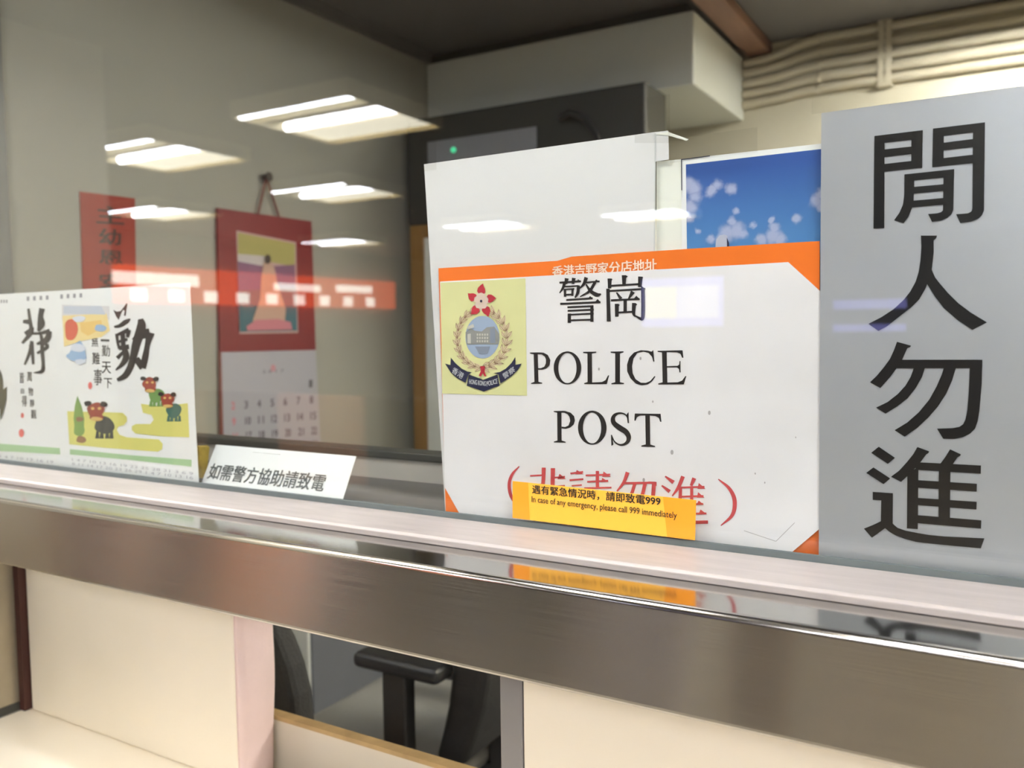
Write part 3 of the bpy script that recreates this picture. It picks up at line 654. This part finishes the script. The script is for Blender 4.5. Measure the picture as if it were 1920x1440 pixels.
for rr in range(2):
    for x0, x1, ya, yb in ((0, 100, 860, 871), (135, 362, 866, 893)):
        m = MB(); text_px(m, ' '.join(str(1+(i*3+rr*7) % 31) for i in range(14 if x1-x0 > 150 else 7)), (x0, ya+rr*8-2), (x1, yb+rr*8-2), (x0, ya+rr*8-7), Yd); m.build('date_row', M_['tiny'], cs)

# ---- tent card on the inner sill
BL, BR, TL = Vector((-1.035, .020, 1.1925)), Vector((-.761, .020, 1.1925)), Vector((-1.035, .052, 1.2515))
tcard = thing('help_card', 'white card with slanting grey Chinese lettering leaning on the inner sill', 'card', (-.9, .05, 1.1925))
U, V = BR-BL, TL-BL
nrm = U.cross(V).normalized()
MB().slab([BL, BR, BR+V, TL], nrm*-.0006).build('front_flap', M_['card'], tcard)
MB().slab([TL+U*.3-V*.1, TL+U*.5-V*.1, TL+U*.5+Vector((0, .012, -.0585)), TL+U*.3+Vector((0, .012, -.0585))], nrm*.0006).build('back_strut', M_['card'], tcard)
m = MB(); q = lambda a, b: BL + U*a + V*b + nrm*.0006
put_text(m, '如需警方協助請致電', q(.03, .2), q(.86, .2), q(.03, .56), bold=.02); m.build('lettering', ink('card_lettering', 84, 90, 90), tcard)
yb_ = MB().slab([at(373, 838, .075), at(393, 838, .075), at(386, 905, .075), at(373, 905, .075)], (-.02, .012, 0)).build('yellow_booklet', mat('yellow_booklet', srgb(206, 178, 72), .5, var=.35, vscale=60))
tag(yb_, 'yellow booklet edge between the calendar poster and the leaning white card', 'booklet')

# ---- inner sill and desk riser
dk = thing('desk_shelf', 'dark grey sill shelf inside the glass', 'shelf', (-.5, .12, 1.165))
MB().box((XL+.002, .0075, 1.166), (1.4, .235, 1.1918)).build('shelf_board', M_['slate'], dk, bevel=.002)
for bx in (-1.8, -1.2, 1.1): MB().box((bx-.015, .11, 1.10), (bx+.015, .23, 1.166)).build('bracket', M_['grey'], dk)
rs = thing('desk_riser', 'long grey riser standing along the back of the inner sill shelf', 'riser', (-.9, .22, 1.1918))
def rz(x): return 1.229 + .012*(-x-1.0)
def ry(x): return .235 + .09*(x+1.9)*.5
MB().slab([(-2.15, .2, 1.192), (.2, .2, 1.192), (.2, .2, 1.224), (-2.15, .2, 1.224)], (0, .03, 0)).build('riser_board', M_['lt_grey'], rs)
MB().slab([(-2.15, .195, 1.224), (.2, .195, 1.224), (.2, .195, 1.236), (-2.15, .195, 1.236)], (0, .04, 0)).build('riser_cap', M_['dark_grey'], rs, bevel=.002)

# ================================================================== LEFT WALL
X0 = XL
def wallpoly(px, eps): return [at(x, y, XL+eps, 0) for x, y in px]
st = thing('red_strip', 'vertical vermilion paper strip with brush characters on the left wall', 'paper strip', at(205, 550, XL+.003, 0))
MB().slab(wallpoly([(150, 359), (253, 372), (256, 590), (157, 590)], .003), (-.002, 0, 0)).build('strip_sheet', M_['strip_red'], st)
m = MB()
for ch, bx in (('主', (181, 418, 232, 421, 385)), ('幼', (186, 458, 226, 460, 428)), ('恩', (186, 494, 230, 497, 468)), ('安', (186, 540, 230, 542, 512))):
    text_px(m, ch, (bx[0], bx[1]), (bx[2], bx[3]), (bx[0], bx[4]), XL+.004, 0, bold=.03)
m.build('lettering', M_['strip_ink'], st)

wc = thing('wall_calendar', 'red hanging wall calendar with a figure picture above a date pad', 'calendar', at(500, 800, XL+.012, 0))
MB().slab(wallpoly([(408, 390), (584, 415), (592, 656), (413, 660)], .012), (-.009, 0, 0)).build('mount', M_['mount_red'], wc)
Xp = .0124
MB().poly(wallpoly([(443, 432), (555, 454), (559, 624), (449, 626)], Xp)).build('picture_border', ink('picture_border', 196, 164, 160), wc)
pics = [((176,166,96), [(446,436),(553,457),(553,500),(446,480)]), ((206,196,192), [(446,476),(496,480),(500,498),(446,500)]), ((120,84,116), [(446,490),(500,500),(553,496),(554,530),(446,528)]),
        ((62,92,128), [(446,512),(554,516),(556,570),(447,580)]), ((44,96,108), [(447,545),(556,540),(557,620),(450,622)])]
for i, (c, q) in enumerate(pics): MB().poly(wallpoly(q, Xp+.0006*(i+1))).build('picture_scene', ink('picture_%d' % i, *c), wc)
fg = Print(XL+Xp+.0045, 0); fg.poly([(494,492),(506,488),(514,500),(520,530),(536,580),(534,606),(482,612),(474,600),(488,560),(490,520)]); fg.build('picture_robe', ink('robe_print', 196, 160, 140), wc)
fg = Print(XL+Xp+.0055, 0); fg.ellipse(502, 486, 6, 9, n=14); fg.build('picture_hair', M_['nail'], wc)
fg = Print(XL+Xp+.0055, 0); fg.poly([(462,612),(480,600),(520,598),(545,604),(548,618),(464,620)]); fg.build('picture_blossom', ink('blossom_print', 200, 120, 132), wc)
MB().slab(wallpoly([(414, 660), (592, 656), (604, 880), (419, 880)], .010), (-.007, 0, 0)).build('date_pad', M_['pad'], wc)
MB().slab(wallpoly([(411, 660), (415, 660), (421, 880), (414, 880)], .011), (-.006, 0, 0)).build('pad_spine', ink('pad_spine', 122, 70, 60), wc)
m = MB(); mr_ = MB()
dd = 3
rows = [(-1, 738, 724), (0, 768, 754), (1, 798, 784), (2, 826, 812), (3, 850, 838)]
for k, yb2, yt in rows:
    for c_ in range(7):
        x = 434 + c_*24.5 + k*1.5
        dy = -c_*1.9
        num = k*7 + c_ + 2
        if num < 1 or num > 31: continue
        d_ = MB(); text_px(d_, str(num), (x, yb2+dy), (x+(10 if num > 9 else 6), yb2+dy-.6), (x, yt+dy), XL+.0106, 0, bold=.03)
        d_.build('date', M_['date_red'] if c_ == 0 else M_['date_ink'], wc)
text_px(mr_, '8', (508, 696), (516, 696), (508, 684), XL+.0106, 0, bold=.02)
text_px(m, '2 0 1 7', (492, 700), (532, 698), (492, 694), XL+.0106, 0)
m.build('month_heading', M_['date_ink'], wc); mr_.build('month_number', M_['date_red'], wc)
hk = at(499, 332, XL+.012, 0)
MB().tube([hk, at(484, 401, XL+.012, 0)], .004, 6).tube([hk, at(523, 407, XL+.012, 0)], .004, 6).build('hanging_cord', M_['cord'], wc)
MB().tube([(XL+.001, hk.y, hk.z), (XL+.024, hk.y, hk.z)], [.010, .010], 10).tube([(XL+.024, hk.y, hk.z), (XL+.027, hk.y, hk.z)], [.016, .016], 10).build('hook', M_['nail'], wc)

# ================================================================== BACK OF THE OFFICE
cb = thing('wooden_cabinet', 'tall wood framed cabinet with pale upper door by the left wall', 'cabinet', (-1.7, 2.3, .012))
MB().box((-2.13, 2.02, .012), (-1.25, 2.6, 1.842)).build('carcass', M_['beam'], cb)
f = MB().box((-2.13, 2.0, .012), (-2.065, 2.02, 1.842)).box((-1.315, 2.0, .012), (-1.25, 2.02, 1.842)).box((-2.065, 2.0, 1.79), (-1.315, 2.02, 1.842)).box((-2.065, 2.0, .012), (-1.315, 2.02, .08))
f.build('door_frame', M_['gold_wood'], cb, bevel=.003)
MB().box((-2.065, 2.008, .83), (-1.315, 2.02, 1.79)).build('door', M_['beam'], cb)
MB().box((-2.065, 2.008, .08), (-1.315, 2.02, .825)).build('lower_door', M_['blue_grey'], cb)['label'] = 'blue grey lower door'
un = thing('equipment_cabinet', 'charcoal equipment cabinet with grey front panel and green light under the beam, widened to stand in for beam shadow', 'cabinet', (-1.75, 2.2, 1.842))
ux0, ux1 = -2.155, -1.12  # right end drawn wide, standing in for the beam's shadow on the wall
MB().box((ux0, 2.02, 1.8435), (ux1, 2.232, 2.27)).build('housing', M_['dark_grey'], un, bevel=.01)
a_, b_ = at(801, 266, 2.012), at(1005, 237, 2.012)
MB().box((a_.x, 2.012, 1.875), (b_.x, 2.02, (a_.z+b_.z)/2)).build('front_panel', M_['panel_grey'], un, bevel=.003)
lc = at(850, 281, 2.009); MB().tube([(lc.x, 2.006, lc.z), (lc.x, 2.012, lc.z)], .011, 12).build('indicator_light', M_['led'], un)
cbm = MB().tube(catmull([at(1050, 222, 1.99), at(1068, 212, 1.975), at(1090, 219, 1.975), at(1110, 240, 1.975), at(1122, 262, 1.975), at(1130, 320, 1.975), at(1130, 420, 1.99)], 5), .012, 8)
tag(cbm.build('black_cable', M_['black_pl'], smooth=True), 'black cable looping down the front of the charcoal equipment cabinet', 'cable')

# five painted conduits on the back wall
L0 = [119, 137, 158, 177, 196]; L1 = [50, 77, 102, 127, 148]
Yp = YB - .021
names = ['topmost', 'second from top', 'middle', 'second from bottom', 'lowest']
for i in range(5):
    z0 = at(1400, L0[i], Yp).z; z1 = at(1660, L1[i], Yp).z
    pts = [(-1.018, Yp, z0), (-.97, Yp, z0), (-.93, Yp, z0+.003), (-.86, Yp, z0+(z1-z0)*.3), (-.78, Yp, z0+(z1-z0)*.75), (-.70, Yp, z1-.002), (-.62, Yp, z1), (.4, Yp, z1-.002), (2.18, Yp, z1-.004)]
    t = MB().tube(catmull(pts, 5), .0185, 12).build('wall_conduit', M_['cable_paint'], smooth=True)
    tag(t, '%s of the five beige painted conduits along the back wall' % names[i], 'pipe', 'painted conduits on the back wall')
zt, zb = at(1655, 40, Yp).z, at(1655, 158, Yp).z
for k, (px, nm) in enumerate(((1653, 'left'), (1667, 'right'))):
    x = at(px, 100, Yp).x
    s_ = MB().box((x-.011, YB-.0435, zb), (x+.011, YB-.0405, zt)).box((x-.014, YB-.041, zt-.004), (x+.014, YB, zt+.012)).box((x-.014, YB-.041, zb-.012), (x+.014, YB, zb+.004))
    tag(s_.build('conduit_clamp', M_['cable_paint'], bevel=.002), '%s one of two upright clamp straps across the beige conduits' % nm, 'clamp', 'conduit clamps')

# ---- things seen through the opening under the ledge
def chair(loc, rz, label):
    c = thing('office_chair', label, 'chair', loc)
    def b(mb, n, m, bev=0): return mb.build(n, m, c, bevel=bev, seg=3, smooth=False)
    L = Vector(loc)
    def B(a, bb): return MB().box(tuple(Vector(a)+L), tuple(Vector(bb)+L))
    b(B((-.25, -.25, .34), (.25, .25, .41)), 'seat', M_['grey_fab'], .035)
    # backrest: curved pad on +x side
    pr = []
    for i in range(9):
        z = .45 + .55*i/8; x = .235 + .05*math.sin(math.pi*i/8*1.1) ; pr.append((x, z))
    bk = MB()
    q = [(x, z) for x, z in pr] + [(x+.075+.02*math.sin(math.pi*i/8), z) for i, (x, z) in reversed(list(enumerate(pr)))]
    bk.slab([Vector((x, -.24, z))+L for x, z in q], (0, .48, 0)); b(bk, 'backrest', M_['black_fab'], .02)
    b(B((.14, -.04, .33), (.29, .04, .36)).box(tuple(Vector((.26, -.04, .36))+L), tuple(Vector((.30, .04, .60))+L)), 'back_bracket', M_['black_pl'])
    for sgn in (-1, 1):
        y = .29*sgn
        b(B((.08, y-.035, .665), (.31, y+.035, .70)), 'armrest', M_['black_pl'], .014)
        b(B((.152, y-.02, .35), (.215, y+.02, .667)), 'armrest_post', M_['black_pl'], .006)
        b(B((.152, min(y, .24*sgn), .335), (.215, max(y, .24*sgn), .365)), 'armrest_bracket', M_['black_pl'])
    b(MB().tube([L+Vector((0, 0, .1)), L+Vector((0, 0, .34))], .03, 12), 'gas_column', M_['black_pl'])
    for k in range(5):
        a = 2*math.pi*k/5 + .3
        e = Vector((.27*math.cos(a), .27*math.sin(a), .075))
        b(MB().tube([L+Vector((0, 0, .11)), L+e], [.03, .018], 8), 'base_leg', M_['black_pl'])
        b(MB().tube([L+e+Vector((0, -.015, -.037)), L+e+Vector((0, .015, -.037))], .035, 10), 'caster', M_['black_pl'])
    c.rotation_euler.z = rz
    return c
chair((-1.33, .91, .012), 0.0, 'black office chair with T shaped armrest seen through the opening under the ledge')
v = thing('visitor_chair', 'black chair with rounded back showing beside the pink padded edge', 'chair', (-1.25, .42, .012))
el = [(-1.25 + .195*math.cos(a)*(1 if abs(math.cos(a)) > .2 else 1), .735 + .235*math.sin(a)) for a in [2*math.pi*i/28 for i in range(28)]]
MB().slab([(x, .215, z) for x, z in el], (0, .06, 0)).build('backrest', M_['black_fab'], v, bevel=.018, seg=3)
MB().box((-1.46, .30, .33), (-1.04, .57, .39)).build('seat', M_['black_fab'], v, bevel=.025, seg=3)
MB().tube(catmull([(-1.25, .285, .72), (-1.25, .30, .52), (-1.25, .33, .36), (-1.25, .42, .325)], 5), .022, 10).build('back_support', M_['black_pl'], v)
for lx in (-1.42, -1.08):
    for ly in (.33, .54): MB().tube([(lx, ly, .012), (lx, ly, .335)], .014, 8).build('leg', M_['black_pl'], v)
pd = thing('low_cupboard', 'low blue grey cupboard with pale door by the left wall behind the rounded chair back', 'cupboard', (-1.98, 1.3, .012))
MB().box((-2.195, 1.0, .012), (-1.765, 1.6, .72)).build('carcass', M_['blue_grey'], pd, bevel=.004)
MB().box((-2.19, .988, .06), (-1.77, 1.0, .70)).build('door', M_['beam'], pd, bevel=.003)
MB().tube([(-1.83, .989, .5), (-1.83, .97, .5), (-1.83, .97, .6), (-1.83, .989, .6)], .005, 8).build('handle', M_['alu'], pd)

# ---- office lamp (out of frame, right)
def lamp(x, y, z, sx, sy, m_tube, label, grp, name='ceiling_light', along='x'):
    l = thing(name, label, 'ceiling light', (x, y, z), grp)
    h = .10
    tr = MB().box((x-sx/2, y-sy/2, z-.012), (x+sx/2, y+sy/2, z))
    tr.slab([(x-sx/2, y-sy/2, z-.012), (x+sx/2, y-sy/2, z-.012), (x+sx/2, y-sy/2, z-h), (x-sx/2, y-sy/2, z-h)], (0, .012, 0))
    tr.slab([(x-sx/2, y+sy/2-.012, z-.012), (x+sx/2, y+sy/2-.012, z-.012), (x+sx/2, y+sy/2-.012, z-h), (x-sx/2, y+sy/2-.012, z-h)], (0, .012, 0))
    tr.box((x-sx/2, y-sy/2, z-h), (x-sx/2+.012, y+sy/2, z-.012)).box((x+sx/2-.012, y-sy/2, z-h), (x+sx/2, y+sy/2, z-.012))
    tr.box((x-sx/2+.012, y+.15*sy, z-h+.02), (x+sx/2-.012, y+.22*sy, z-.012))
    tr.build('trough', M_['trough'], l)
    MB().box((x-sx/2+.015, y-.44*sy, z-.085), (x+sx/2-.015, y-.09, z-.08)).build('diffuser', M_['diffuser'], l)
    for dy in (.0, .42):
        MB().tube([(x-sx/2+.02, y+dy*sy, z-.07), (x+sx/2-.02, y+dy*sy, z-.07)], .031, 8).build('tube', m_tube, l)
    return l
lamp(.45, 2.2, ZC, 1.2, .6, M_['room_tube'], 'fluorescent ceiling light of the office, right of the beam', None)

# ================================================================== CONCOURSE (seen only in the glass and the steel, some lamps unseen)
k = 0
lamps = []
lamps = [(-3.62, -3.28), (-5.42, -3.36), (-5.52, -5.38), (-8.0, -5.35), (-8.55, -8.9), (-5.75, -8.5), (-3.68, -8.7), (-3.5, -.52), (-.95, -1.0), (-2.5, -.62)]  # mirrored lamps first, then ones added above the frame for light
lamps += [(x, y) for x in (.75, 2.5, 4.3, 6.2) for y in (-1.15, -3.3, -5.4, -7.6)]  # lamps added right of the view, only to light the scene
base = None
for x, y in lamps:
    if base is None:
        base = lamp(x, y, 2.80, .92, .90, M_['tube'], 'twin tube ceiling light in the concourse, some mirrored in the glass, some added unseen for brightness', 'concourse ceiling lights')
        bx, by = x, y
    else:
        c = base.copy(); C.objects.link(c); c.location = (x, y, 2.80)
        for ch in list(base.children):
            d = ch.copy(); C.objects.link(d); d.parent = c
sh = thing('shop_sign', 'lit orange red shop sign in the concourse mirrored in the glass', 'sign', (-10.5, -9.4, 1.84))
MB().box((-10.6, -12.6, 1.84), (-10.5, -6.25, 2.36)).build('sign_box', M_['sign_red'], sh)
lt = MB(); 
lt.box((-10.499, -7.9, 2.10), (-10.495, -6.35, 2.27)); lt.box((-10.499, -11.9, 2.12), (-10.495, -10.9, 2.25)); lt.box((-10.499, -10.5, 2.10), (-10.495, -9.4, 2.22))
for i in range(9): lt.box((-10.499, -7.0-.62*i, 1.87), (-10.495, -6.75-.62*i, 2.04))
lt.build('sign_lettering', M_['sign_white'], sh)
sc = thing('display_screen', 'wide lit blue display screen on a post mirrored in the notice', 'screen', (-2.7, -7.05, 0))
MB().box((-3.1, -7.0, 1.42), (-2.32, -6.95, 1.88)).build('screen_border', M_['screen_blue'], sc)
MB().box((-3.07, -6.95, 1.50), (-2.75, -6.945, 1.80)).build('screen_picture', M_['screen_mid'], sc)
MB().box((-2.74, -6.95, 1.50), (-2.35, -6.945, 1.80)).build('screen_side', M_['screen_pale'], sc)
MB().box((-2.75, -7.08, 0), (-2.65, -7.0, 1.6)).build('post', M_['dark_grey'], sc)
sc2 = thing('display_screen', 'narrow lit blue display screen mirrored in the silver sign', 'screen', (-1.0, -7.05, 0))
MB().box((-1.35, -7.0, 1.55), (-.78, -6.95, 1.63)).box((-1.35, -7.0, 1.36), (-.78, -6.95, 1.42)).build('screen_bar', M_['screen_blue'], sc2)
MB().box((-1.35, -7.04, 1.30), (-.78, -7.0, 1.68)).build('screen_case', M_['dark_grey'], sc2)
MB().box((-1.12, -7.1, 0), (-1.02, -7.04, 1.6)).build('post', M_['dark_grey'], sc2)

# ---- clear tape over the tops of the sheets
def tape(pts, y, label):
    o = MB().slab([at(px, py, y) for px, py in pts], (0, .0003, 0)).build('clear_tape', M_['tape'])
    tag(o, label, 'tape', 'clear sticky tape'); return o
tape([(1522, 186), (1920, 130), (1990, 122), (1990, 152), (1920, 161), (1545, 211), (1522, 214)], .0068, 'long clear tape along the top edge of the silver sign')
tape([(1190, 186), (1256, 176), (1256, 268), (1190, 268)], .0068, 'clear tape square above the curled corner of the blank sheet')
tape([(1256, 262), (1420, 238), (1420, 285), (1256, 306)], .0068, 'clear tape strip above the left end of the sky poster')
tape([(787, 250), (818, 245), (818, 318), (790, 322)], .0068, 'clear tape on the upper left corner of the blank sheet')

# ---- boards added out of view to put coloured bands into the ledge steel's reflection
def board(x0, x1, m, label, y=-2.2, h=1.12):
    x = (x0+x1)/2
    p = thing('added_band_board', label, 'added board', (x, y, 0), 'added boards tinting the ledge reflection')
    MB().box((x0, y-.02, .12), (x1, y+.02, h)).build('board', m, p, bevel=.008)
    for fx in (x0+.05, x1-.05):
        MB().box((fx-.025, y-.2, 0), (fx+.025, y+.2, .03)).box((fx-.02, y-.015, .03), (fx+.02, y+.015, .12)).build('foot', M_['dark_grey'], p)
bm = {k: mat('board_'+k, srgb(*c), .45, var=.05) for k, c in dict(cream=(226, 210, 172), mauve=(168, 122, 104), bronze=(64, 50, 36), tan=(176, 140, 108), terracotta=(206, 140, 104), olive=(50, 47, 38), grey=(120, 108, 106), sand=(236, 228, 212)).items()}
board(-5.1, -4.72, bm['cream'], 'added cream board at the far left of the mirrored row', h=.66)
board(-4.70, -4.24, bm['mauve'], 'added mauve board right of the cream one in the mirrored row')
board(-4.22, -3.9, bm['bronze'], 'added narrow bronze board right of the mauve one')
board(-3.88, -3.62, bm['tan'], 'added tan board between two bronze ones')
board(-3.60, -3.12, bm['bronze'], 'added wide bronze board left of the terracotta one')
board(-3.10, -2.56, bm['terracotta'], 'added terracotta board in the mirrored row')
board(-2.54, -1.38, bm['olive'], 'longest added board, dark olive, of the mirrored row')
board(-1.34, -1.02, bm['grey'], 'added mauve grey board right of the dark olive one', h=.66)
board(-.92, -.78, bm['sand'], 'narrowest added sand coloured board of the mirrored row', h=.66)
board(-.58, .10, bm['sand'], 'added sand coloured board at the right end of the mirrored row', h=.66)
